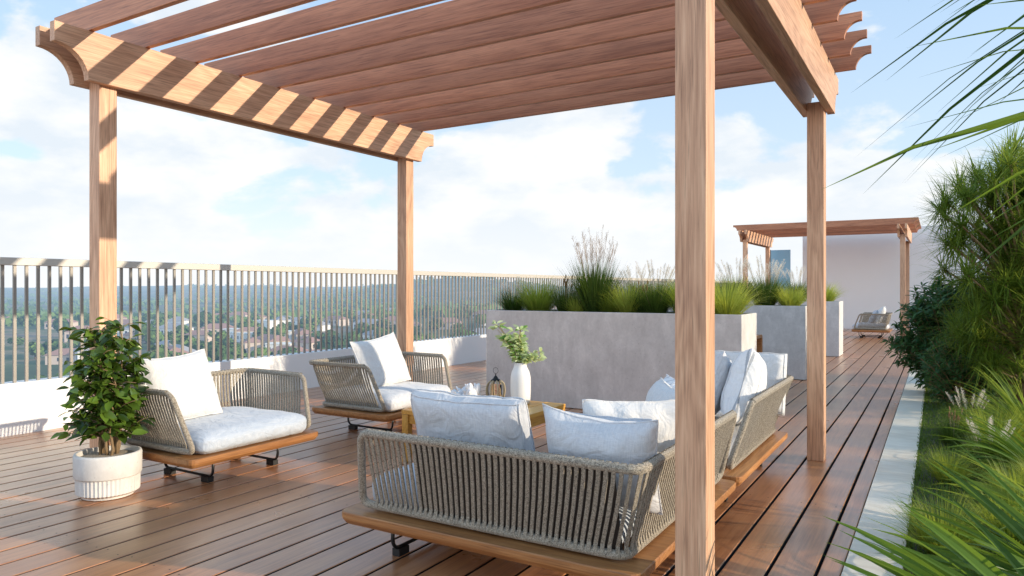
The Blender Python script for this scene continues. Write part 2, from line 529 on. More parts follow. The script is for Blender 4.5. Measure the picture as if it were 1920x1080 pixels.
pergola('timber pergola over the lounge seats, its near corner post in the foreground', (0, 0, 0))
pergola('distant timber pergola standing before the white end wall', (0, 17.02, 0))

# ------------------------------------------------------------------ seating
def ring_loop(top, bot, zt=.578, zb=.232, r=.055):
    pts = [(x, y, zb) for x, y in bot][::-1]
    loop = [(x, y, zt) for x, y in top] + pts
    return fillet(loop, r, 5, True)
def arc_path(pts, r, n=5):
    return [Vector((p.x, p.y, 0)) for p in fillet([(x, y, 0) for x, y in pts], r, n)]
def resample(path, n):
    L = [0]
    for a, b in zip(path, path[1:]): L.append(L[-1] + (b - a).length)
    out = []
    for i in range(n):
        s = L[-1] * i / (n - 1)
        k = 0
        while k < len(L) - 2 and L[k + 1] < s: k += 1
        t = (s - L[k]) / max(1e-9, L[k + 1] - L[k])
        out.append(path[k].lerp(path[k + 1], t))
    return out, L[-1]
def ropes(top, bot, zt=.578, zb=.232, pitch=.0265, w=.0155, th=.006):
    m = MB()
    tp = arc_path(top, .055); bp = arc_path(bot, .055)
    _, L = resample(tp, 2)
    n = int(L / pitch)
    T, _ = resample(tp, n); B, _ = resample(bp, n)
    for i in range(n):
        a, b = T[i], B[i]
        tg = (T[min(i + 1, n - 1)] - T[max(i - 1, 0)]).normalized()
        tb = (B[min(i + 1, n - 1)] - B[max(i - 1, 0)]).normalized()
        na = Vector((tg.y, -tg.x, 0)); nb = Vector((tb.y, -tb.x, 0))
        jw = w * random.uniform(.9, 1.08)
        # strap passes over the outside of the tubes: five stations
        st = [(a + na * -.015, zt + .010, tg, na), (a + na * .0, zt + .0195, tg, na), (a + na * .0185, zt + .003, tg, na),
              (a.lerp(b, .12) + na * .012, zt - .05, tg, na),
              (a.lerp(b, .5) + na * .009, (zt + zb) / 2, tg, na), (b + nb * .012, zb + .035, tb, nb), (b + nb * .0185, zb - .002, tb, nb), (b, zb - .018, tb, nb)]
        vs = []
        for p, z, tt, nn in st:
            c = Vector((p.x, p.y, z))
            vs += [c - tt * jw / 2, c + tt * jw / 2, c + tt * jw / 2 - nn * th, c - tt * jw / 2 - nn * th]
        fs = []
        for k in range(len(st) - 1):
            for q in range(4):
                fs.append((k * 4 + q, k * 4 + (q + 1) % 4, k * 4 + 4 + (q + 1) % 4, k * 4 + 4 + q))
        m.add(vs, fs)
    return m
def rounded(pts, r, n=4): return [(p.x, p.y) for p in fillet([(x, y, 0) for x, y in pts], r, n, True)]
def base_prism(pts, z0=.15, z1=.205):
    m = MB()
    top = rounded(pts, .05); n = len(top)
    cx = sum(p[0] for p in pts) / len(pts); cy = sum(p[1] for p in pts) / len(pts)
    def ins(d):
        out = []
        for i in range(n):
            a = Vector(top[i - 1]); b = Vector(top[i]); c = Vector(top[(i + 1) % n])
            t_ = (c - a).normalized(); nn = Vector((-t_.y, t_.x))
            out.append((b.x + nn.x * d, b.y + nn.y * d))
        return out
    area = sum(pts[i - 1][0] * pts[i][1] - pts[i][0] * pts[i - 1][1] for i in range(len(pts)))
    sg = 1 if area > 0 else -1
    levels = [(ins(.02 * sg), z0), (ins(.002 * sg), z0 + .022), (ins(0), z0 + .032), (ins(0), z1 - .004), (ins(.004 * sg), z1)]
    vs = [(x, y, z) for lv, z in levels for x, y in lv]
    fs = []
    for k in range(len(levels) - 1):
        for i in range(n):
            fs.append((k * n + i, k * n + (i + 1) % n, (k + 1) * n + (i + 1) % n, (k + 1) * n + i))
    fs.append(tuple(range(n))); fs.append(tuple((len(levels) - 1) * n + i for i in range(n)))
    m.add(vs, fs); return m
def sled(x0, x1, y0, y1):
    """tube leg running from (x0,y0) to (x1,y1)"""
    a = Vector((x0, y0, 0)); b = Vector((x1, y1, 0)); d = (b - a).normalized()
    pts = fillet([(a.x, a.y, .155), (a.x, a.y, .036), (b.x, b.y, .036), (b.x, b.y, .155)], .05, 5)
    m = MB(); m.tube(pts, .0085, 8, mi=0)
    return m
def foot(x, y, dx, dy):
    m = MB(); w, l = .02, .035
    lx, ly = abs(dx) * l + (1 - abs(dx)) * w, abs(dy) * l + (1 - abs(dy)) * w
    m.box(x - lx, x + lx, y - ly, y + ly, 0.001, .034)
    return m
def legs(t, x0, x1, y0, y1):
    o = sled(x0, x1, y0, y1).build('leg', M['black_metal'], t, smooth=True)
    d = Vector((x1 - x0, y1 - y0)).normalized()
    for (x, y, s) in ((x0, y0, 1), (x1, y1, -1)):
        foot(x + d.x * .055 * s, y + d.y * .055 * s, d.x, d.y).build('foot', M['rubber'], o)

def cushion_block(x0, x1, y0, y1, z0, z1, seed=0, puff=.022, wr=.006, N=22):
    """upholstered box cushion"""
    m = MB()
    hx, hy, hz = (x1 - x0) / 2, (y1 - y0) / 2, (z1 - z0) / 2
    cx, cy, cz = (x0 + x1) / 2, (y0 + y1) / 2, (z0 + z1) / 2
    rad = min(.055, hz * .85)
    def P(u, v, w):
        p = Vector((u * hx, v * hy, w * hz))
        q = Vector((max(-hx + rad, min(hx - rad, p.x)), max(-hy + rad, min(hy - rad, p.y)), max(-hz + rad, min(hz - rad, p.z))))
        d = p - q
        if d.length > 1e-6: p = q + d.normalized() * rad
        ez = (1 - u ** 4) * (1 - v ** 4)
        p.z += puff * ez * (1 if w > 0 else 0) * max(0, w)
        p.x += .012 * u * (1 - v ** 4) * (1 - w * w); p.y += .012 * v * (1 - u ** 4) * (1 - w * w)
        nn = mnoise.noise(Vector((p.x * 6 + seed, p.y * 6, p.z * 9))) + .5 * mnoise.noise(Vector((p.x * 17 + seed, p.y * 17, p.z * 20)))
        if w > -.9: p += Vector((u, v, 1 if w > .5 else .0)) * nn * wr
        return (cx + p.x, cy + p.y, cz + p.z)
    def face(f):
        vs = [f(-1 + 2 * i / N, -1 + 2 * j / N) for j in range(N + 1) for i in range(N + 1)]
        m.add(vs, [(j * (N + 1) + i, j * (N + 1) + i + 1, (j + 1) * (N + 1) + i + 1, (j + 1) * (N + 1) + i) for j in range(N) for i in range(N)])
    face(lambda a, b: P(a, b, 1)); face(lambda a, b: P(b, a, -1))
    face(lambda a, b: P(1, a, b)); face(lambda a, b: P(-1, b, a))
    face(lambda a, b: P(b, 1, a)); face(lambda a, b: P(a, -1, b))
    return m

def pillow(name, label, w, h, t, loc, fwd, lean, roll=0, mat='linen', group=None, seed=0, box=False, sag=.0, cat='cushion'):
    """cushion standing on its lower edge; fwd = azimuth it faces, lean = backward lean"""
    m = MB(); N = 26
    def prof(u, v, s):
        au, av = abs(u), abs(v)
        e = (max(0, 1 - au ** 3.2)) ** .5 * (max(0, 1 - av ** 3.2)) ** .5
        if box: e = (max(0, 1 - au ** 9)) ** .5 * (max(0, 1 - av ** 9)) ** .5 * (.86 + .14 * (1 - u * u) * (1 - v * v))
        px = u * w / 2 * (1 - (.0 if box else .055) * (1 - v * v))
        pz = v * h / 2 * (1 - (.0 if box else .06) * (1 - u * u))
        py = s * t / 2 * e
        nn = mnoise.noise(Vector((px * 7 + seed * 3.1, pz * 7, s * 2.0))) * .012 + mnoise.noise(Vector((px * 20 + seed, pz * 13, s))) * .005
        # wrinkles radiating from the lower corners and pinch folds on the top edge
        fold = sin(u * 14 + seed + 3 * v) * .004 * max(0, v) ** 2 + sin((u + v) * 16 + seed) * .003 * max(0, -v)
        py += s * (nn + fold) * min(1, e * 1.6)
        pz += -sag * (1 - u * u) * max(0, v) + .006 * mnoise.noise(Vector((u * 3 + seed, 0, v * 3)))
        return (px, py, pz + h / 2)
    for s in (-1, 1):
        vs = [prof(-1 + 2 * i / N, -1 + 2 * j / N, s) for j in range(N + 1) for i in range(N + 1)]
        fs = [(j * (N + 1) + i, j * (N + 1) + i + 1, (j + 1) * (N + 1) + i + 1, (j + 1) * (N + 1) + i) for j in range(N) for i in range(N)]
        if s > 0: fs = [f[::-1] for f in fs]
        m.add(vs, fs)
    # piping along the seam
    pp = []
    ss = [0]
    def E(u, v):
        if box: return Vector(prof(u * .955, v * .955, ss[0]))
        return Vector(prof(u, v, 0))
    def loop_():
        q = []
        for i in range(N): q.append(E(-1 + 2 * i / N, -1))
        for i in range(N): q.append(E(1, -1 + 2 * i / N))
        for i in range(N): q.append(E(1 - 2 * i / N, 1))
        for i in range(N): q.append(E(-1, 1 - 2 * i / N))
        return q
    pp = loop_()
    o = m.build(name, M[mat], smooth=True)
    if box:
        tb = MB()
        for s in (-1, 1):
            ss[0] = s
            tb.tube(loop_(), .003, 6, closed=True)
    else:
        tb = MB(); tb.tube(pp, .0035, 6, closed=True)
    tb.build('piping', M[mat], o, smooth=True)
    o.rotation_mode = 'XYZ'
    R = Matrix.Rotation(fwd + pi / 2, 4, 'Z') @ Matrix.Rotation(lean, 4, 'X') @ Matrix.Rotation(roll, 4, 'Y')
    # local -Y faces fwd
    R = Matrix.Rotation(fwd + pi / 2, 4, 'Z') @ Matrix.Rotation(-lean, 4, 'X') @ Matrix.Rotation(roll, 4, 'Y')
    o.rotation_euler = R.to_euler(); o.location = loc
    tag(o, label, cat, group)
    return o

# --- armchair, local: faces +x
def armchair(label, loc, rz=0, mat='linen'):
    t = thing('armchair', label, 'armchair', loc, rz, 'rope armchairs')
    base_prism([(-.415, -.5), (.415, -.5), (.415, .5), (-.415, .5)]).build('base', M['teak_y'], t)
    top = [(.235, -.51), (-.40, -.53), (-.40, .53), (.235, .51)]
    bot = [(.365, -.445), (-.33, -.445), (-.33, .445), (.365, .445)]
    m = MB(); m.tube(ring_loop(top, bot), .0165, 10, True); m.build('frame', M['frame'], t, smooth=True)
    rt = [(.20, -.512), (-.40, -.53), (-.40, .53), (.20, .512)]
    rb = [(.27, -.445), (-.33, -.445), (-.33, .445), (.27, .445)]
    ropes(rt, rb).build('rope_weave', M['rope'], t)
    cushion_block(-.36, .40, -.415, .415, .207, .335, seed=loc[1]).build('seat_cushion', M[mat], t, smooth=True)
    for y in (-.25, .25): legs(t, .27, -.22, y, y)
    return t
armchair('rope armchair nearest the potted plant, blue grey seat cushion', (-4.10, 3.06, 0), 0, 'linen_blue')
armchair('rope armchair behind the coffee table beside the far left pergola post', (-4.10, 4.74, 0), 0, 'linen')
armchair('distant rope armchair in front of the white end wall', (-1.37, 19.3, 0), pi, 'linen')

pillow('back_cushion', 'large white cushion upright in the armchair beside the potted plant', .5, .45, .17, (-4.12, 2.86, .35), 0.05, radians(20), radians(-3), 'linen_white', 'armchair back cushions', 1, sag=.01)
pillow('back_cushion', 'large white cushion tilted in the armchair behind the coffee table', .56, .46, .16, (-4.10, 4.78, .345), -.05, radians(22), radians(-6), 'linen_white', 'armchair back cushions', 2, sag=.012)
pillow('back_cushion', 'pale cushion lying back in the distant armchair by the end wall', .52, .44, .16, (-1.27, 19.3, .345), pi, radians(22), 0, 'linen_white', 'armchair back cushions', 3)
pillow('cushion', 'small blue grey cushion inside the distant armchair by the end wall', .42, .36, .12, (-1.42, 19.25, .34), pi, radians(26), 0, 'linen_blue', None, 8)

# --- corner sofa (near)
t = thing('sofa', 'rope corner sofa with its back to the viewer, behind the near post', 'sofa', (0, 0, 0))
base_prism([(-2.30, 2.325), (-.885, 2.325), (-.885, 3.745), (-1.715, 3.745), (-1.715, 3.16), (-2.30, 3.16)]).build('base', M['teak_x'], t)
top = [(-2.135, 2.295), (-.868, 2.295), (-.868, 3.60)]
bot = [(-2.225, 2.405), (-.965, 2.405), (-.965, 3.69)]
m = MB(); m.tube(ring_loop(top, bot), .0175, 12, True); m.build('frame', M['frame'], t, smooth=True)
ropes([(-2.10, 2.297), (-.868, 2.295), (-.868, 3.57)], [(-2.13, 2.405), (-.965, 2.405), (-.965, 3.61)], pitch=.028).build('rope_weave', M['rope'], t)
m = MB(); m.prism([(2.425, .235), (2.345, .55), (2.353, .55), (2.433, .235)], -1.90, -.985, 'YZ'); m.build('back_shade_sheet', M['gap_shade'], t)  # added dark sheet: paints the shade seen through the back cords
cushion_block(-2.245, -1.02, 2.45, 3.13, .207, .345, seed=4).build('seat_cushion', M['linen_blue'], t, smooth=True)
cushion_block(-1.69, -1.02, 3.14, 3.725, .207, .345, seed=5).build('seat_cushion', M['linen_blue'], t, smooth=True)
legs(t, -2.08, -2.08, 2.44, 2.98); legs(t, -1.10, -1.10, 2.44, 2.98); legs(t, -1.10, -1.60, 3.55, 3.55)
# --- second module
t = thing('sofa', 'rope sofa with sunlit side panel left of the far right pergola post', 'sofa', (0, 0, 0))
base_prism([(-1.715, 3.815), (-.885, 3.815), (-.885, 5.20), (-1.715, 5.20)]).build('base', M['teak_y'], t)
top = [(-.868, 3.98), (-.868, 5.235), (-1.50, 5.235)]
bot = [(-.965, 3.87), (-.965, 5.125), (-1.60, 5.125)]
m = MB(); m.tube(ring_loop(top, bot), .0175, 12, True); m.build('frame', M['frame'], t, smooth=True)
ropes([(-.868, 4.01), (-.868, 5.235), (-1.47, 5.235)], [(-.965, 3.96), (-.965, 5.125), (-1.50, 5.125)], pitch=.028).build('rope_weave', M['rope'], t)
cushion_block(-1.70, -1.02, 3.83, 5.09, .207, .345, seed=6).build('seat_cushion', M['linen'], t, smooth=True)
legs(t, -1.0, -1.55, 4.98, 4.98); legs(t, -1.0, -1.55, 4.06, 4.06)

G = 'loose cushions on the sofas'
H = pi / 2
pillow('cushion', 'wide pale grey box cushion standing left on the corner sofa back', .575, .40, .14, (-1.715, 2.60, .37), H, radians(18), 0, 'linen', G, 11, box=True, sag=.012)
pillow('cushion', 'half sunlit pillow on the corner sofa back just left of the near post', .46, .39, .18, (-1.115, 2.56, .365), H + .03, radians(17), radians(-3), 'linen', G, 12, sag=.028)
pillow('cushion', 'blue grey cushion edge peeking behind the half sunlit pillow', .42, .34, .10, (-1.15, 2.68, .365), H, radians(12), 0, 'linen_blue', G, 13)
pillow('cushion', 'bright white pillow leaning in the sofa corner beside the near post', .5, .39, .17, (-1.09, 2.86, .355), radians(125), radians(10), 0, 'linen_white', G, 14)
pillow('cushion', 'white rounded pillow hidden mostly behind the near post', .48, .40, .16, (-1.16, 3.22, .355), pi + .5, radians(12), 0, 'linen_white', G, 15)
pillow('cushion', 'striped white pillow seen just right of the near post', .42, .38, .18, (-1.15, 3.42, .36), radians(225), radians(12), radians(5), 'stripe', G, 16)
pillow('cushion', 'plain pale grey cushion left of the larger striped pillow', .56, .44, .15, (-1.29, 4.50, .36), pi + .1, radians(20), radians(-12), 'linen', G, 17)
pillow('cushion', 'larger striped white pillow leaning on the sunlit rope panel', .50, .46, .23, (-1.07, 4.42, .36), pi + .12, radians(14), radians(-13), 'stripe', G, 18)
pillow('cushion', 'flat white cushion standing against the far arm behind the striped pillow', .50, .42, .14, (-1.13, 5.02, .345), -H, radians(14), 0, 'linen_white', G, 19, box=True)

# ------------------------------------------------------------------ coffee table and what stands on it
def coffee_table(label, loc):
    t = thing('coffee_table', label, 'table', loc)
    w = .43; h = .405
    m = MB()
    n = 6; gap = .006; pw = (2 * w - 5 * gap) / 6
    for i in range(n):
        x0 = -w + i * (pw + gap); m.box(x0, x0 + pw, -h, h, .33, .36)
    m.build('tabletop', M['table_wood'], t, bevel=.003)
    m = MB()
    for s in (-1, 1):
        m.box(-w + .05, w - .05, s * (h - .03) - .012, s * (h - .03) + .012, .265, .329)
        m.box(s * (w - .03) - .012, s * (w - .03) + .012, -h + .05, h - .05, .265, .329)
    m.build('apron', M['table_wood'], t, bevel=.002)
    for sx in (-1, 1):
        for sy in (-1, 1):
            m = MB(); m.box(sx * (w - .028) - .026, sx * (w - .028) + .026, sy * (h - .028) - .026, sy * (h - .028) + .026, .0, .3285)
            m.build('leg', M['table_wood'], t, bevel=.003)
    return t
coffee_table('honey coloured square wooden coffee table holding the white vase', (-2.75, 4.225, 0))
coffee_table('distant low wooden table behind the last concrete planter', (-2.66, 20.9, 0))

m = MB()
vp = [(.052, 0), (.062, .003), (.070, .02), (.0735, .08), (.074, .16), (.072, .20), (.064, .232), (.052, .258), (.046, .272), (.0455, .292), (.047, .297), (.041, .297), (.039, .285), (.042, .25), (.05, .2)]
m.lathe(vp, 40)
vz = m.build('vase', M['ceramic'], smooth=True, loc=(-2.60, 4.46, .3605))
tag(vz, 'matt white bottle shaped vase on the coffee table', 'vase')
# leafy stems in the vase
random.seed(5)
sp = thing('bouquet', 'pale green leafy stems standing in the white vase', 'foliage', (-2.60, 4.46, .63))
st = MB(); lf = MB(); lf2 = MB()
for k in range(17):
    a = random.uniform(0, 2 * pi)
    lean = Vector((cos(a) * .09 - .085, sin(a) * .09 - .03, .27 * random.uniform(.7, 1.15)))
    if 9 < k < 13: lean = Vector((.12, .06, .02 + .03 * (k - 9)))
    p0 = Vector((random.uniform(-.015, .015), random.uniform(-.015, .015), -.06))
    pts = [p0, Vector((p0.x, p0.y, .02)), Vector((lean.x * .4, lean.y * .4, .02 + lean.z * .5)), lean + Vector((0, 0, .0))]
    pts = fillet(pts, .06, 4)
    st.tube(pts, .0022, 5)
    tgt = lf2 if k % 4 == 1 else lf
    for q in range(5, len(pts)):
        for r_ in range(5):
            a2 = random.uniform(0, 2 * pi)
            d = Vector((cos(a2), sin(a2), random.uniform(-.2, .7)))
            nn = Vector((random.uniform(.1, 1), random.uniform(-.9, .2), random.uniform(.2, 1)))
            tgt.leaf(pts[q] + d * .006, d, nn, random.uniform(.036, .062), random.uniform(.018, .03), .3)
st.build('stem', M['stalk'], sp, smooth=True); lf.build('foliage', M['sage'], sp, smooth=True); lf2.build('foliage', M['sage_dark'], sp, smooth=True)
# lantern
lt = thing('lantern', 'small wooden ribbed lantern with metal cap beside the vase', 'lantern', (-2.82, 4.47, .3605))
m = MB(); m.lathe([(.062, 0), (.066, .004), (.066, .014), (.06, .018), (.01, .018)], 28); m.build('base', M['table_wood'], lt, smooth=False)
for k in range(8):
    a = 2 * pi * k / 8
    pts = fillet([(cos(a) * .058, sin(a) * .058, .012), (cos(a) * .074, sin(a) * .074, .075), (cos(a) * .062, sin(a) * .062, .135), (cos(a) * .022, sin(a) * .022, .158)], .05, 5)
    m = MB(); m.tube(pts, .0068, 6); m.build('rib', M['stalk'], lt, smooth=True)
m = MB(); m.lathe([(.038, .150), (.036, .158), (.02, .168), (.012, .182), (.004, .19), (.003, .205)], 20); m.build('cap', M['black_metal'], lt, smooth=True)
m = MB(); m.tube([(.022 * cos(a), 0, .226 + .022 * sin(a)) for a in [2 * pi * i / 20 for i in range(20)]], .0016, 5, True); m.build('ring', M['black_metal'], lt)
m = MB(); m.lathe([(.045, .018), (.045, .12), (.043, .12), (.043, .02)], 24)
tt = NT('clear_glass'); gl = tt.n('ShaderNodeBsdfGlass'); gl.inputs['Roughness'].default_value = .02; gl.inputs['IOR'].default_value = 1.1
M['glass'] = tt.done(gl.outputs[0])
m.build('glass_cylinder', M['glass'], lt, smooth=True)
# coral
random.seed(9)
m = MB()
for k in range(26):
    a = random.uniform(0, 2 * pi); el = random.uniform(.15, 1.35)
    d = Vector((cos(a) * cos(el), sin(a) * cos(el), sin(el)))
    L = random.uniform(.05, .085); r = random.uniform(.010, .015)
    p = Vector((random.uniform(-.035, .035), random.uniform(-.035, .035), .012))
    m.tube([p, p + d * L * .5, p + d * L * .85 + Vector((0, 0, .004)), p + d * L], [r * 1.3, r, r * .75, r * .25], 7)
    for q in range(2):
        d2 = (d + Vector((random.uniform(-.8, .8), random.uniform(-.8, .8), random.uniform(0, .7)))).normalized()
        p2 = p + d * L * random.uniform(.35, .6)
        m.tube([p2, p2 + d2 * L * .3, p2 + d2 * L * .5], [r * .7, r * .55, r * .2], 6)
for s_ in (0,):
    m.lathe([(.05, 0), (.055, .01), (.045, .022), (.01, .03)], 16)
m.v = [(x * 1.65, y * 1.65, z * 1.75) for x, y, z in m.v]
tag(m.build('coral', M['coral'], smooth=True, loc=(-2.97, 4.30, .3605)), 'branching white coral piece on the coffee table left of the lantern', 'ornament')

# ------------------------------------------------------------------ planters
def planter(label, y0, y1, x0=-4.14, x1=-1.475, zt=.965):
    t = thing('planter', label, 'planter', ((x0 + x1) / 2, (y0 + y1) / 2, 0), 0, 'concrete planters along the deck')
    hx, hy = (x1 - x0) / 2, (y1 - y0) / 2; w = .025
    m = MB()
    o = [(-hx, -hy), (hx, -hy), (hx, hy), (-hx, hy)]; i_ = [(-hx + w, -hy + w), (hx - w, -hy + w), (hx - w, hy - w), (-hx + w, hy - w)]
    vs = [(a, b, .004) for a, b in o] + [(a, b, zt) for a, b in o] + [(a, b, zt) for a, b in i_] + [(a, b, zt - .1) for a, b in i_]
    fs = [(3, 2, 1, 0)]
    for k in range(4):
        n = (k + 1) % 4
        fs += [(k, n, n + 4, k + 4), (k + 4, n + 4, n + 8, k + 8), (k + 8, n + 8, n + 12, k + 12)]
    m.add(vs, fs); m.build('box', M['concrete'], t, bevel=.005)
    m = MB(); m.box(-hx + w, hx - w, -hy + w, hy - w, zt - .12, zt - .045); m.build('soil', M['soil'], t)
    return t
planter('nearest long grey concrete planter, its face behind the coffee table', 6.373, 6.975)
planter('middle grey concrete planter, left of the far right pergola post', 9.88, 10.50)
planter('farthest grey concrete planter, right of the far right pergola post', 13.53, 14.13)

# waterfall bench table behind the first planter
m = MB()
pr = [(7.0, .705), (7.0, .74), (7.33, .74), (7.355, .73), (7.365, .705), (7.365, 0), (7.33, 0), (7.33, .69), (7.32, .705)]
m.prism(pr, -2.6, -1.50, 'YZ')
tag(m.build('console_table', M['teak_x'], bevel=.003), 'brown wooden console table against the back of the nearest planter', 'table')

# ------------------------------------------------------------------ ornamental grasses
def g_fine(nb, R, H, w=.005, spread=.8, seed=0, droop=1.3):
    random.seed(seed); m = MB()
    for i in range(nb):
        a = random.uniform(0, 2 * pi); r = R * .35 * sqrt(random.random())
        el = random.uniform(.25, 1.0)
        d = Vector((cos(a) * spread * (1 - el * .75), sin(a) * spread * (1 - el * .75), .55 + .6 * el))
        m.blade((r * cos(a), r * sin(a), 0), d, H * random.uniform(.75, 1.25), w * random.uniform(.7, 1.3), droop * random.uniform(.5, 1.3), 5)
    return m
def g_plumes(m, n, H, R, seed, length=.13, lean=.35, fat=.018):
    """stalks into mat 1, plumes into mat 2"""
    random.seed(seed)
    for i in range(n):
        a = random.uniform(0, 2 * pi); q = random.uniform(.2, 1)
        p0 = Vector((cos(a) * R * .2, sin(a) * R * .2, 0))
        d = Vector((cos(a) * lean * q, sin(a) * lean * q, 1)).normalized()
        h = H * random.uniform(.7, 1.05)
        p1 = p0 + d * h; p2 = p1 + (d + Vector((cos(a) * .15, sin(a) * .15, -.05))).normalized() * length
        m.tube([p0, p0.lerp(p1, .5), p1, p2], [.0016, .0014, .0012, .0006], 4, mi=1)
        for k in range(110):
            t_ = random.random(); c = p1.lerp(p2, t_)
            b = random.uniform(0, 2 * pi); rr = fat * (sin(pi * min(1, t_ * .92 + .08)) ** .7)
            dd = Vector((cos(b), sin(b), random.uniform(.5, 1.6)))
            m.blade(c, dd, rr * 1.7 + .004, .0022, .3, 2, mi=2)
def g_panicle(m, n, H, seed):
    random.seed(seed)
    for i in range(n):
        a = random.uniform(0, 2 * pi); q = random.uniform(.05, .34)
        d = Vector((cos(a) * q, sin(a) * q, 1)).normalized()
        h = H * random.uniform(.75, 1.0)
        m.tube([Vector((0, 0, 0)), d * h * .5, d * h], [.002, .0016, .0008], 4, mi=1)
        for k in range(30):
            t_ = random.uniform(.6, 1.0); c = d * h * t_
            b = random.uniform(0, 2 * pi); L = .11 * (1.12 - t_) * 2.2
            dd = Vector((cos(b) * .55, sin(b) * .55, 1)).normalized()
            m.blade(c, dd, L, .0022, .4, 3, mi=2)
            for z in range(4):
                m.blade(c + dd * L * random.uniform(.4, 1), (cos(b + z), sin(b + z), .6), .012, .003, .1, 2, mi=2)
def g_seeds(m, n, H, seed):
    random.seed(seed)
    for i in range(n):
        a = random.uniform(0, 2 * pi); q = random.uniform(0, .3)
        d = Vector((cos(a) * q, sin(a) * q, 1)).normalized(); h = H * random.uniform(.75, 1.05)
        m.tube([Vector((0, 0, 0)), d * h], [.0015, .001], 4, mi=1)
        m.tube([d * h, d * (h + .012), d * (h + .035), d * (h + .05)], [.002, .007, .006, .001], 5, mi=2)
protos = {}
def make_proto(kind):
    if kind == 'fine': return g_fine(900, .25, .37, .0052, .98, 1), [M['grass_f']]
    if kind == 'lime': return g_fine(850, .25, .34, .0054, 1.0, 2), [M['grass_y']]
    if kind == 'plume':
        m = g_fine(600, .22, .29, .005, .9, 3); g_plumes(m, 13, .27, .15, 3); return m, [M['grass_d'], M['stalk'], M['plume']]
    if kind == 'tallplume':
        m = g_fine(700, .23, .37, .006, .8, 4, 1.0); g_plumes(m, 17, .46, .2, 5, .16, .42, .024); return m, [M['grass_d'], M['stalk'], M['plume']]
    if kind == 'reed':
        m = g_fine(1000, .24, .46, .0062, .66, 6, .35); g_panicle(m, 15, .82, 6); return m, [M['grass_d'], M['stalk'], M['seed']]
    if kind == 'seed':
        m = g_fine(560, .22, .31, .005, .75, 7, .8); g_seeds(m, 14, .36, 7); return m, [M['grass_d'], M['stalk'], M['seed']]
mid_kind = {'fine': 'rounded mound of fine bright green grass', 'lime': 'rounded mound of yellow green grass',
            'plume': 'low dark grass with short cream plumes', 'tallplume': 'dark grass with tall cream feathery plumes',
            'reed': 'tall dark reed grass with airy brown panicles', 'seed': 'upright dark grass with small brown seedheads'}
def clump(kind, X, Y, z, s, where, rz=None):
    if kind not in protos:
        m, mats = make_proto(kind)
        o = m.build('ornamental_grass', mats); protos[kind] = o
    else:
        o = protos[kind].copy(); col.objects.link(o)
    s *= 1.08; o.location = (X, Y, z); o.scale = (s, s, s); o.rotation_euler = (0, 0, random.uniform(0, 6) if rz is None else rz)
    tag(o, mid_kind[kind] + ' ' + where, 'grass', 'ornamental grasses in the planters')
    return o
YF = 41.0 / 76.6
def px2x(px, Y):
    a = (px - 960) / 1333.3; F = (-.514, .8578); R = (.8578, .514)
    return Y * (F[0] + R[0] * a) / (F[1] + R[1] * a)
Z1 = .915
P1c = [('plume', -3.98, .95, 'at the left end of the nearest planter'), ('fine', -3.66, 1.0, 'second from the left end of the nearest planter'),
       ('seed', -3.36, .95, 'between a fine mound and the tall reeds in the nearest planter'), ('reed', -3.02, 1.08, 'rising highest from the nearest planter'),
       ('lime', -2.66, 1.0, 'just right of the tall reeds'), ('tallplume', -2.35, .88, 'beside the left edge of the near post'),
       ('fine', -2.05, .95, 'hidden mostly behind the near post'), ('lime', -1.70, 1.08, 'overhanging the right end of the nearest planter'),
       ('fine', -2.86, .7, 'at the foot of the tall reeds'), ('lime', -3.20, .62, 'small, tucked between seedheads and tall reeds'), ('seed', -2.5, .8, 'between the two lime mounds left of the near post')]
for kd, X, s, wh in P1c:
    clump(kd, X, 6.68 + random.uniform(-.05, .05), Z1, s, wh)
P2c = [('tallplume', -3.9, 1.0, 'at the left end of the middle planter'), ('fine', -3.5, 1.0, 'second from the left in the middle planter'), ('tallplume', -3.1, 1.1, 'third from the left in the middle planter'),
       ('lime', -2.75, 1.0, 'at the centre of the middle planter'), ('tallplume', -2.42, 1.15, 'behind the right end of the nearest planter'), ('tallplume', -2.05, 1.15, 'third from the right end of the middle planter'),
       ('lime', -1.72, .95, 'at the right end of the middle planter')]
for kd, X, s, wh in P2c: clump(kd, X, 10.2, Z1, s, wh)
P3c = [('tallplume', -3.7, 1.0, 'at the left end of the farthest planter'), ('fine', -3.2, 1.0, 'second from the left in the farthest planter'), ('tallplume', -2.7, 1.1, 'in the middle of the farthest planter'),
       ('tallplume', -2.2, 1.1, 'just left of the last mound in the farthest planter'), ('lime', -1.75, 1.1, 'at the right end of the farthest planter')]
for kd, X, s, wh in P3c: clump(kd, X, 13.85, Z1, s, wh)

# ------------------------------------------------------------------ potted plant
pp_ = thing('potted_plant', 'leafy green bush in an oval pale stone pot left of the armchair', 'potted plant', (-4.13, 2.335, 0))
m = MB()
prof = [(.118, .001), (.132, .004), (.133, .022)]
m.lathe([(.12, .001), (.135, .004), (.136, .02), (.10, .02)], 48)
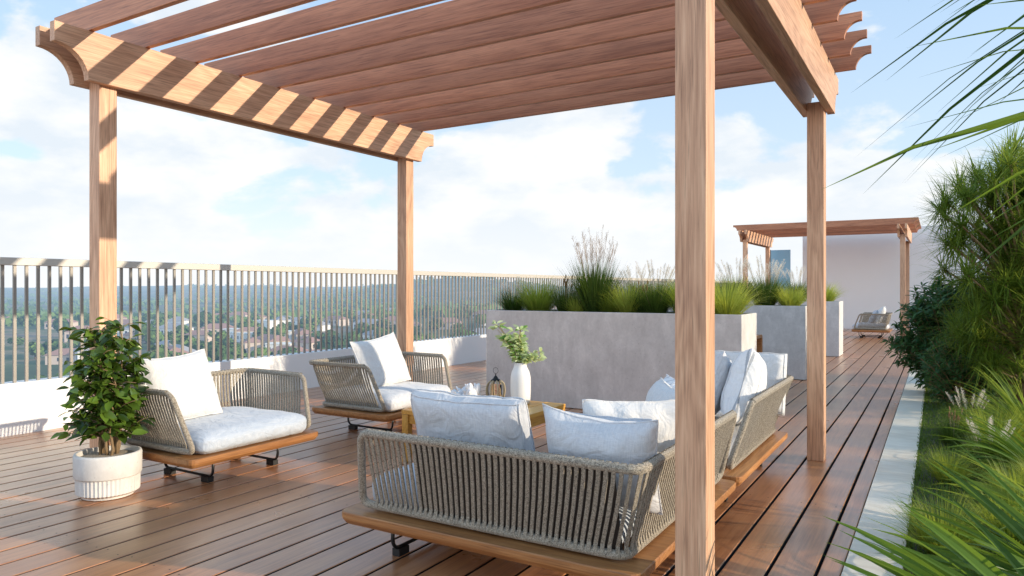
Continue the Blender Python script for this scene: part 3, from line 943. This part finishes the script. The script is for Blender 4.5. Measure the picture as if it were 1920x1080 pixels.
# fluted band
n = 96; vs = []; fs = []
lv = [(.148, .018), (.165, .03), (.167, .118), (.167, .122)]
for r, z in lv:
    for k in range(n):
        rr = r - (.0045 if k % 2 and z < .12 else 0)
        vs.append((rr * cos(2 * pi * k / n), rr * sin(2 * pi * k / n), z))
for i in range(len(lv) - 1):
    for k in range(n): fs.append((i * n + k, i * n + (k + 1) % n, (i + 1) * n + (k + 1) % n, (i + 1) * n + k))
fs.append(tuple(range(n - 1, -1, -1)))
m.add(vs, fs)
pt = m.build('pot_foot', M['pot'], pp_)
m = MB(); m.lathe([(.160, .118), (.172, .121), (.175, .128), (.176, .24), (.172, .252), (.160, .254), (.155, .25), (.154, .21)], 64); m.build('pot', M['pot'], pp_, smooth=True)
m = MB(); m.lathe([(.15, .19), (.153, .226), (.12, .232), (.05, .236), (.01, .237)], 32); m.build('soil', M['sand'], pp_, smooth=True)
random.seed(21)
trunk = MB(); fol = MB()
for k in range(9):
    a = 2 * pi * k / 9 + random.uniform(-.3, .3); r0 = random.uniform(.01, .06)
    p0 = Vector((cos(a) * r0, sin(a) * r0, .22))
    top = Vector((cos(a) * random.uniform(.04, .14), sin(a) * random.uniform(.04, .14), random.uniform(.62, .98)))
    pts = [p0]
    N = 9
    for i in range(1, N + 1):
        t_ = i / N
        pts.append(p0.lerp(top, t_) + Vector((random.uniform(-.012, .012), random.uniform(-.012, .012), 0)))
    trunk.tube(pts, [.0105 * (1 - .75 * i / N) for i in range(N + 1)], 6)
    for i in range(1, N + 1):
        for b in range(4):
            a2 = random.uniform(0, 2 * pi)
            zf = i / N
            if pts[i].z < .33: continue
            L = random.uniform(.05, .225) * (1.15 - .55 * zf)
            if pts[i].z < .33: L *= 1.1
            tw = Vector((cos(a2), sin(a2), random.uniform(-.15, .5)))
            q0 = pts[i]; q1 = q0 + tw.normalized() * L + Vector((0, 0, .02))
            trunk.tube([q0, q0.lerp(q1, .5) + Vector((0, 0, .012)), q1], [.003, .0022, .0012], 4)
            nl = 3 if b % 2 else 4
            for z in range(nl):
                c = q0.lerp(q1, .35 + .65 * z / (nl - 1)) if z < nl - 1 else q1
                a3 = a2 + random.uniform(-1.5, 1.5)
                d = Vector((cos(a3), sin(a3), random.uniform(-.55, .45)))
                nn = Vector((random.uniform(-.5, .8), random.uniform(-.8, .5), random.uniform(.3, 1.3)))
                L2 = random.uniform(.055, .108)
                fol.leaf(c, d, nn, L2, L2 * random.uniform(.42, .56), random.uniform(.05, .35))
fol.v = [(x * .9, y * .9, z) for x, y, z in fol.v]; trunk.v = [(x * .9, y * .9, z) for x, y, z in trunk.v]
trunk.build('stems', M['bark'], pp_, smooth=True)
fol.build('foliage', M['ficus'], pp_, smooth=True)

# ------------------------------------------------------------------ end wall and glass screen
m = MB(); m.box(-3.54, 5, 23.12, 23.5, -.35, 2.95)
tag(m.build('end_wall', M['far_wall'], bevel=.01), 'tall plain white wall closing the far end of the deck', 'wall')
gs = thing('glass_screen', 'pale blue glass screen left of the white end wall', 'screen', (-4.19, 23.2, 0))
tt = NT('tinted_glass')
M['tint'] = tt.done(tt.pbsdf((.28, .52, .68), .25))
m = MB(); m.box(-.29, .29, -.01, .01, .0, 2.38); m.build('pane', M['tint'], gs)
m = MB(); m.box(-.33, -.292, -.02, .02, 0, 2.39); m.build('frame', M['bal'], gs)

# ------------------------------------------------------------------ garden plants on the right
def strap_plant(name, label, loc, nleaf, L, w, elr, droop, seed, mat, az=None, trunk_h=0, fold=.18, cat='plant', seg=9, r0=.05):
    random.seed(seed)
    t = thing(name, label, cat, loc)
    if trunk_h:
        m = MB(); m.tube([(0, 0, 0), (.02, .01, trunk_h * .5), (0, 0, trunk_h)], [.05, .04, .035], 10); m.build('trunk', M['bark'], t, smooth=True)
    m = MB()
    for i in range(nleaf):
        a = random.uniform(0, 2 * pi) if az is None or random.random() < .3 else random.uniform(*az)
        el = radians(random.uniform(*elr))
        d = Vector((cos(a) * cos(el), sin(a) * cos(el), sin(el)))
        z = trunk_h + random.uniform(-.03, .05) if trunk_h else .0
        m.blade((cos(a) * r0 * random.random(), sin(a) * r0 * random.random(), z), d, L * random.uniform(.7, 1.15), w * random.uniform(.75, 1.2), droop * random.uniform(.6, 1.3), seg, fold=fold, roll=1.1)
    m.build('foliage', mat, t)
    return t
S1 = [M['strap']]
LEFT = (radians(130), radians(250))
strap_plant('strap_leaf_plant', 'broad strap leaved plant filling the bottom right corner', (.50, 2.25, .06), 150, .8, .058, (2, 48), .5, 31, M['strap'], LEFT)
strap_plant('strap_leaf_plant', 'strap leaved plant just behind the corner one beside the lawn', (.58, 3.05, .02), 115, .80, .048, (4, 48), .55, 32, M['strap'], LEFT)
strap_plant('strap_leaf_plant', 'yellow green strap leaved plant halfway along the kerb', (.62, 4.15, 0), 110, .64, .034, (8, 48), .8, 33, M['spiky'], LEFT)
strap_plant('strap_leaf_plant', 'arching strap leaved plant below the spiky tree', (.60, 5.4, 0), 130, .68, .024, (10, 55), 1.0, 34, M['strap'], LEFT)
strap_plant('strap_leaf_plant', 'tufted yellow green strap plant directly in front of the spiky tree', (.66, 6.7, 0), 150, .7, .022, (10, 70), 1.0, 37, M['spiky'], LEFT)
PA = (radians(105), radians(178))
strap_plant('palm_plant', 'thin leaved palm whose long blades arch in from the upper right', (.66, 1.62, 0), 70, .9, .019, (-28, 30), .6, 35, M['strap_dark'], PA, trunk_h=1.93, seg=4)
strap_plant('palm_plant', 'broader leaved palm with blades hanging over the spiky tree', (.62, 1.5, 0), 36, .8, .020, (-20, 28), .8, 36, M['strap'], PA, trunk_h=1.5, seg=4)

# spiky tree
random.seed(41)
t = thing('spiky_tree', 'tall tree with dense heads of spiky yellow green leaves', 'tree', (.70, 8.2, 0))
tr = MB(); tr.tube([(0, 0, 0), (.03, 0, .6), (0, .02, 1.2)], [.09, .07, .06], 12)
fo = MB()
heads = []
for k in range(175):
    a = random.uniform(0, 2 * pi); r = random.uniform(.1, .72)
    heads.append(Vector((cos(a) * r, sin(a) * r, random.uniform(.35, 2.3) if r > .35 else random.uniform(.9, 2.5))))
for hpt in heads:
    tr.tube([(0, 0, min(1.15, hpt.z * .6)), (hpt.x * .4, hpt.y * .4, hpt.z * .8), hpt], [.016, .012, .008], 5)
    for i in range(105):
        d = Vector((random.gauss(0, 1), random.gauss(0, 1), random.gauss(.3, .9))).normalized()
        fo.blade(hpt + Vector((random.gauss(0, .02), random.gauss(0, .02), random.gauss(0, .02))), d, random.uniform(.2, .38), .0105, random.uniform(.2, .9), 4)
tr.build('trunk', M['bark'], t, smooth=True); fo.build('crown', M['spiky'], t)

# leafy shrub
def shrub(label, loc, R, H, n, seed, Ls=(.05, .09)):
    random.seed(seed)
    t = thing('leafy_shrub', label, 'shrub', loc)
    br = MB(); fo = MB()
    for k in range(n):
        u = Vector((random.gauss(0, 1), random.gauss(0, 1), random.gauss(0, 1))).normalized()
        rr = random.uniform(.45, 1.0) * (1 + .22 * mnoise.noise(u * 2.2 + Vector((seed, 0, 0))))
        p = Vector((u.x * R * rr, u.y * R * rr, H * .52 + u.z * H * .48 * rr))
        q = Vector((p.x * .25, p.y * .25, p.z * .35))
        br.tube([q, q.lerp(p, .6) + Vector((0, 0, .02)), p], [.006, .004, .002], 4)
        dd = (p - q).normalized()
        for i in range(13):
            a = random.uniform(0, 2 * pi)
            s1 = dd.orthogonal().normalized(); s2 = dd.cross(s1)
            d = (dd * random.uniform(.2, 1.1) + s1 * cos(a) + s2 * sin(a)).normalized()
            c = p - dd * random.uniform(0, .12)
            L = random.uniform(*Ls)
            fo.leaf(c, d, Vector((random.uniform(-.3, .8), random.uniform(-.7, .3), 1)), L, L * .26, .25)
    br.build('branches', M['bark'], t); fo.build('foliage', M['shrub'], t, smooth=True)
    return t
shrub('dark green leafy shrub overhanging the far end of the kerb', (.18, 9.4, 0), .66, 1.36, 1000, 51, (.06, .11))
shrub('second dark green shrub behind the overhanging one', (.75, 10.8, 0), .7, 1.4, 400, 52)
shrub('low dark green shrub at the foot of the spiky tree', (.22, 8.3, 0), .42, .78, 420, 53, (.04, .07))
shrub('tall mid green hedge filling in behind the spiky tree', (.85, 9.5, 0), .7, 2.3, 650, 54, (.06, .10))
# grass tufts in the garden bed
def tuft(kind, X, Y, s, label):
    o = protos[kind].copy(); col.objects.link(o); o.location = (X, Y, -.01); o.scale = (s, s, s); o.rotation_euler = (0, 0, random.uniform(0, 6))
    tag(o, label, 'grass', 'grass tufts in the garden bed')
random.seed(3)
tuft('fine', .02, 3.75, .72, 'fine green tuft leaning over the kerb edge near the corner plant')
tuft('plume', .28, 5.6, .9, 'low tuft with pale plumes nearer the lawn strip')
tuft('plume', .22, 7.0, .95, 'low tuft with pale plumes under the spiky tree')
tuft('fine', .35, 6.3, .95, 'green tuft between two plumed tufts in the bed')
tuft('seed', .14, 8.6, 1.0, 'dark tuft where the leafy shrub meets the kerb')
tuft('fine', .38, 4.75, .7, 'large green tuft beside the yellow green strap plant')
tuft('fine', .06, 5.15, .6, 'small fine tuft at the kerb edge before the first plumed tuft')
tuft('seed', .10, 6.3, .75, 'small dark seedhead tuft at the kerb edge between the plumed tufts')
tuft('fine', .30, 3.95, .8, 'fine green tuft between the two nearest strap leaved plants and the lawn')
tuft('lime', .52, 5.0, .7, 'yellow green tuft behind the strap plants')

# ------------------------------------------------------------------ valley, hills, houses and trees beyond
def th(x, y):
    r = sqrt(x * x + y * y); az = math.degrees(math.atan2(x, y))
    z = -33 + 7 * mnoise.noise(Vector((x * .0016, y * .0016, 0))) + 2.5 * mnoise.noise(Vector((x * .006, y * .006, 3)))
    k = max(0, min(1, (az + 48) / 25)); z += 9 * k * k * (3 - 2 * k)
    rr = max(0, min(1, (r - 1500) / 2600)); rr = rr * rr * (3 - 2 * rr)
    ridge = 30 + 28 * mnoise.noise(Vector((az * .09, 5, r * .0003))) + 8 * mnoise.noise(Vector((az * .35, 1, 0)))
    z += rr * ridge + 9 * mnoise.noise(Vector((az * .12, r * .0022, 7))) * min(1, max(0, (r - 700) / 600))
    g = math.exp(-((az + 36) / 7.5) ** 2) * math.exp(-((r - 2100) / 500) ** 2)
    z += 58 * g
    g = math.exp(-((az + 50) / 7) ** 2) * math.exp(-((r - 3600) / 700) ** 2)
    z += 20 * g
    if r > 5000: z = z * (1 - min(1, (r - 5000) / 4000)) + -10 * min(1, (r - 5000) / 4000)
    return z
m = MB(); na, nr = 200, 110
vs = []
for j in range(nr + 1):
    r = 60 * (200) ** (j / nr)
    for i in range(na + 1):
        az = radians(-110 + 170 * i / na)
        X, Y = r * sin(az), r * cos(az)
        vs.append((X, Y, th(X, Y)))
m.add(vs, [(j * (na + 1) + i, j * (na + 1) + i + 1, (j + 1) * (na + 1) + i + 1, (j + 1) * (na + 1) + i) for j in range(nr) for i in range(na)])
tag(m.build('terrain', M['terrain'], smooth=True), kind='structure')

def crown_mesh(seed, mat, R=1.0, n=260):
    random.seed(seed); m = MB()
    lobes = [(Vector((random.uniform(-.5, .5), random.uniform(-.5, .5), random.uniform(.1, .8))), random.uniform(.4, .65)) for _ in range(6)]
    for i in range(n):
        c, r = random.choice(lobes)
        u = Vector((random.gauss(0, 1), random.gauss(0, 1), random.gauss(0, 1))).normalized()
        p = c + u * r
        s = random.uniform(.1, .22)
        a = u.orthogonal().normalized(); b = u.cross(a)
        a = (a + u * random.uniform(-.5, .5)).normalized()
        m.add([p - a * s - b * s * .6, p + a * s - b * s * .7, p + a * s * .8 + b * s, p - a * s + b * s * .7], [(0, 1, 2, 3)])
    # dark heart so that the crown is not see-through everywhere
    return m
tree_protos = []
for k in range(4):
    t = thing('tree', '', 'tree', (0, 0, -500))
    crown_mesh(60 + k, None).build('crown', M['ftree'] if k < 3 else M['fpink'], t)
    m = MB(); m.tube([(0, 0, -.9), (.02, 0, -.3), (0, 0, .4)], [.07, .05, .03], 6); m.build('trunk', M['ftrunk'], t)
    tree_protos.append(t)
random.seed(77)
TL = ['round dark green tree in the valley beyond the railing', 'spreading mid green tree in the valley beyond the railing', 'bushy olive green tree in the valley beyond the railing', 'tree covered in pink blossom beyond the railing']
used = set(); spots = []
n = 0
while n < 230:
    az = random.uniform(-74, -22); r = 130 + 600 * random.random() ** 1.2
    kx = (az + 48) / 25
    X, Y = r * sin(radians(az)), r * cos(radians(az))
    if az < -46 and mnoise.noise(Vector((X * .012, Y * .012, 9))) < -.12: 
        if random.random() < .6: continue
    kk = 3 if random.random() < .035 else random.randrange(3)
    if kk not in used: t = tree_protos[kk]; used.add(kk)
    else: t = copy_tree(tree_protos[kk])
    s = random.uniform(3.2, 6.8) if kk < 3 else random.uniform(2.2, 3.4)
    t.location = (X, Y, th(X, Y) + s * .75); t.scale = (s * random.uniform(.9, 1.3), s * random.uniform(.9, 1.3), s * random.uniform(.75, 1.15)); t.rotation_euler = (0, 0, random.uniform(0, 6))
    tag(t, TL[kk], 'tree', ['round dark trees in the valley', 'spreading trees in the valley', 'olive green trees in the valley', 'pink blossom trees in the valley'][kk])
    spots.append((X, Y)); n += 1
for kk in range(4):
    if kk not in used:
        for c in kids(tree_protos[kk]): bpy.data.objects.remove(c)
        bpy.data.objects.remove(tree_protos[kk])
# far-off wood reading as one mass
m = MB()
for i in range(5200):
    az = random.uniform(-80, 6); r = 700 + 3200 * random.random() ** 1.4
    X, Y = r * sin(radians(az)), r * cos(radians(az))
    if mnoise.noise(Vector((X * .004, Y * .004, 2))) < -.15 and random.random() < .8: continue
    s = random.uniform(4, 8); z = th(X, Y)
    for q in range(5):
        u = Vector((random.gauss(0, .5), random.gauss(0, .5), random.uniform(.1, .9))) * s
        a = random.uniform(0, pi); w_ = s * random.uniform(.35, .6)
        c = Vector((X, Y, z)) + u
        A = Vector((cos(a), sin(a), random.uniform(-.4, .4))) * w_; B = Vector((-sin(a) * .5, cos(a) * .5, 1)).normalized() * w_
        m.add([c - A - B, c + A - B, c + A * .7 + B, c - A * .7 + B], [(0, 1, 2, 3)])
tag(m.build('woodland', M['ftree']), 'far off wooded hills fading into blue haze', 'woodland', kind='stuff')

def house(X, Y, L, W, H, rz, wm, rm, label, group, flat=False):
    t = thing('house', label, 'house', (X, Y, th(X, Y) - .5), rz, group)
    m = MB(); m.box(-L / 2, L / 2, -W / 2, W / 2, 0, H); m.build('wall', wm, t)
    m = MB(); o = .6; rh = H + W * .28
    if flat:
        m.box(-L / 2 - .3, L / 2 + .3, -W / 2 - .3, W / 2 + .3, H, H + .5)
    else:
        vs = [(-L / 2 - o, -W / 2 - o, H), (L / 2 + o, -W / 2 - o, H), (L / 2 + o, W / 2 + o, H), (-L / 2 - o, W / 2 + o, H), (-L / 2 + W * .4, 0, rh), (L / 2 - W * .4, 0, rh)]
        m.add(vs, [(0, 1, 5, 4), (1, 2, 5), (2, 3, 4, 5), (3, 0, 4), (3, 2, 1, 0)])
    m.build('roof', rm, t)
    for k in range(int(L / 4)):
        x = -L / 2 + 2 + k * 4
        m = MB(); m.box(x - .7, x + .7, -W / 2 - .08, -W / 2 + .05, H * .4, H * .75)
        m.build('window', M['fwin'], t)
    return t
random.seed(91)
kinds = [(M['fwall'], M['froof'], 'house with terracotta hipped roof among trees beyond the railing', 'terracotta roofed houses in the valley', False),
         (M['fwall_w'], M['froof_g'], 'pale house with grey roof among trees beyond the railing', 'grey roofed houses in the valley', False),
         (M['fwall_w'], M['fwall_w'], 'white flat roofed block among trees beyond the railing', 'white flat roofed blocks in the valley', True)]
for i in range(95):
    az = random.uniform(-72, -36) if i < 80 else random.uniform(-38, -26)
    r = 150 + 650 * random.random() ** 1.1
    X, Y = r * sin(radians(az)), r * cos(radians(az))
    k = kinds[0] if random.random() < .62 else (kinds[1] if random.random() < .6 else kinds[2])
    house(X, Y, random.uniform(12, 24), random.uniform(8, 13), random.uniform(4, 7.5), random.uniform(-.6, .8), k[0], k[1], k[2], k[3], k[4])

# ------------------------------------------------------------------ light and sky
S = Vector((4.0, .91, 1.0)).normalized()
el = math.asin(S.z); rot = math.atan2(S.x, S.y)
sun = bpy.data.lights.new('sun', 'SUN'); sun.energy = 5.0; sun.angle = radians(.5); sun.color = (1, .86, .66)
so = bpy.data.objects.new('sun', sun); col.objects.link(so); so.rotation_euler = S.to_track_quat('Z', 'Y').to_euler(); so.location = (20, 5, 8)

w = bpy.data.worlds.new('World'); sc.world = w; w.use_nodes = True
nt = w.node_tree; nt.nodes.clear()
def wn(t, **kw):
    n = nt.nodes.new(t)
    for k, v in kw.items(): setattr(n, k, v)
    return n
def wm(op, a, b=None, c=None, clamp=False):
    n = wn('ShaderNodeMath', operation=op, use_clamp=clamp)
    for i, x in enumerate((a, b, c)):
        if x is None: continue
        if isinstance(x, (int, float)): n.inputs[i].default_value = x
        else: nt.links.new(x, n.inputs[i])
    return n.outputs[0]
def wmix(f, a, b, blend='MIX'):
    n = wn('ShaderNodeMix', data_type='RGBA', blend_type=blend)
    for i, x in ((0, f), (6, a), (7, b)):
        if isinstance(x, (int, float)): n.inputs[i].default_value = x
        elif isinstance(x, tuple): n.inputs[i].default_value = (*x, 1)
        else: nt.links.new(x, n.inputs[i])
    return n.outputs[2]
sky = wn('ShaderNodeTexSky', sky_type='NISHITA'); sky.sun_disc = False; sky.sun_elevation = el; sky.sun_rotation = rot
sky.air_density = 1.0; sky.dust_density = .6; sky.ozone_density = 2.5
tc = wn('ShaderNodeTexCoord')
sep = wn('ShaderNodeSeparateXYZ'); nt.links.new(tc.outputs['Generated'], sep.inputs[0])
zz = sep.outputs[2]
def wnoise(scale, detail, rough, sclz=2.0, loc=(0, 0, 0), dist=0):
    mp = wn('ShaderNodeMapping'); mp.inputs['Scale'].default_value = (1, 1, sclz); mp.inputs['Location'].default_value = loc
    nt.links.new(tc.outputs['Generated'], mp.inputs[0])
    n = wn('ShaderNodeTexNoise'); n.inputs['Scale'].default_value = scale; n.inputs['Detail'].default_value = detail; n.inputs['Roughness'].default_value = rough
    n.inputs['Distortion'].default_value = dist
    nt.links.new(mp.outputs[0], n.inputs['Vector']); return n.outputs[0]
n1 = wnoise(4.2, 9, .52, 1.9, (3.1, .4, 0), .15)
# cover falls with elevation
cover = wm('SUBTRACT', .80, wm('MULTIPLY', zz, 1.15))
# clearer blue patch to the right of the view (towards +y) and upper left
clr = wm('MULTIPLY', wm('SUBTRACT', sep.outputs[1], .86, clamp=True), 1.0)
cover = wm('SUBTRACT', cover, clr)
d = wm('ADD', wm('SUBTRACT', n1, .5), wm('MULTIPLY', wm('SUBTRACT', cover, .42), .55))
mask = wm('SMOOTHSTEP', d, 0, 0) if False else None
mr = wn('ShaderNodeMapRange', interpolation_type='SMOOTHSTEP'); nt.links.new(d, mr.inputs[0]); mr.inputs[1].default_value = -.02; mr.inputs[2].default_value = .045
mask = mr.outputs[0]
n2 = wnoise(7.5, 6, .55, 2.2, (1.0, 2.0, .12))
shade = wn('ShaderNodeMapRange'); nt.links.new(n2, shade.inputs[0]); shade.inputs[1].default_value = .4; shade.inputs[2].default_value = .62
cloud = wmix(shade.outputs[0], (7.9, 8.6, 9.3), (10.3, 10.2, 10.0))
# clear sky: nishita lifted by thin high haze
thin = wmix(1.0, sky.outputs[0], (2.6, 2.6, 2.6), 'MULTIPLY')
hz = wn('ShaderNodeMapRange', interpolation_type='SMOOTHSTEP'); nt.links.new(zz, hz.inputs[0]); hz.inputs[1].default_value = .62; hz.inputs[2].default_value = .0
base = wmix(wm('ADD', wm('MULTIPLY', hz.outputs[0], .6), .25), (2.7, 5.6, 9.3), (8.3, 9.3, 10.2))
base = wmix(.8, thin, base)
cl = wmix(wm('MULTIPLY', mask, .96), base, cloud)
hh = wn('ShaderNodeMapRange', interpolation_type='SMOOTHSTEP'); nt.links.new(zz, hh.inputs[0]); hh.inputs[1].default_value = .16; hh.inputs[2].default_value = -.01
fin = wmix(wm('MULTIPLY', hh.outputs[0], .85), cl, (9.5, 9.7, 9.9))
# below the horizon: muted ground light
gg = wn('ShaderNodeMapRange'); nt.links.new(zz, gg.inputs[0]); gg.inputs[1].default_value = -.02; gg.inputs[2].default_value = -.12
fin = wmix(gg.outputs[0], fin, (3.6, 3.3, 3.0))
# added fill: unseen sky behind the viewer brightened for shaded faces; overhead slightly dimmed
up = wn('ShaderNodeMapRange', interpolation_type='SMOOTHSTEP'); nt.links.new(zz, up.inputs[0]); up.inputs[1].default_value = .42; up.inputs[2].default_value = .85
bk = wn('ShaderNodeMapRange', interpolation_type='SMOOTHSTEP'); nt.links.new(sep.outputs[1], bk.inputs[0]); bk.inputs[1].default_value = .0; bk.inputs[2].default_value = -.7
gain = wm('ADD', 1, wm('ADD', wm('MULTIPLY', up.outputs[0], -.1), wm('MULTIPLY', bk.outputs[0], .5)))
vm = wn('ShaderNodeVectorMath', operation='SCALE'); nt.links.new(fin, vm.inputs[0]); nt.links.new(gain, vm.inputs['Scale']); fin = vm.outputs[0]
bg = wn('ShaderNodeBackground'); bg.inputs[1].default_value = .105
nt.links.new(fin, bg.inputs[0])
ow = wn('ShaderNodeOutputWorld'); nt.links.new(bg.outputs[0], ow.inputs[0])

# ------------------------------------------------------------------ camera and render
cam = bpy.data.cameras.new('camera'); cam.lens = 25; cam.sensor_width = 36; cam.clip_end = 20000; cam.clip_start = .02
co = bpy.data.objects.new('camera', cam); col.objects.link(co)
co.location = (0, 0, 1.2); co.rotation_euler = (radians(90), 0, radians(30.93))
sc.camera = co
sc.view_settings.view_transform = 'Standard'; sc.view_settings.look = 'None'; sc.view_settings.exposure = 0
sc.render.engine = 'CYCLES'
sc.cycles.max_bounces = 8; sc.cycles.caustics_reflective = False; sc.cycles.caustics_refractive = False
sc.cycles.sample_clamp_indirect = 6
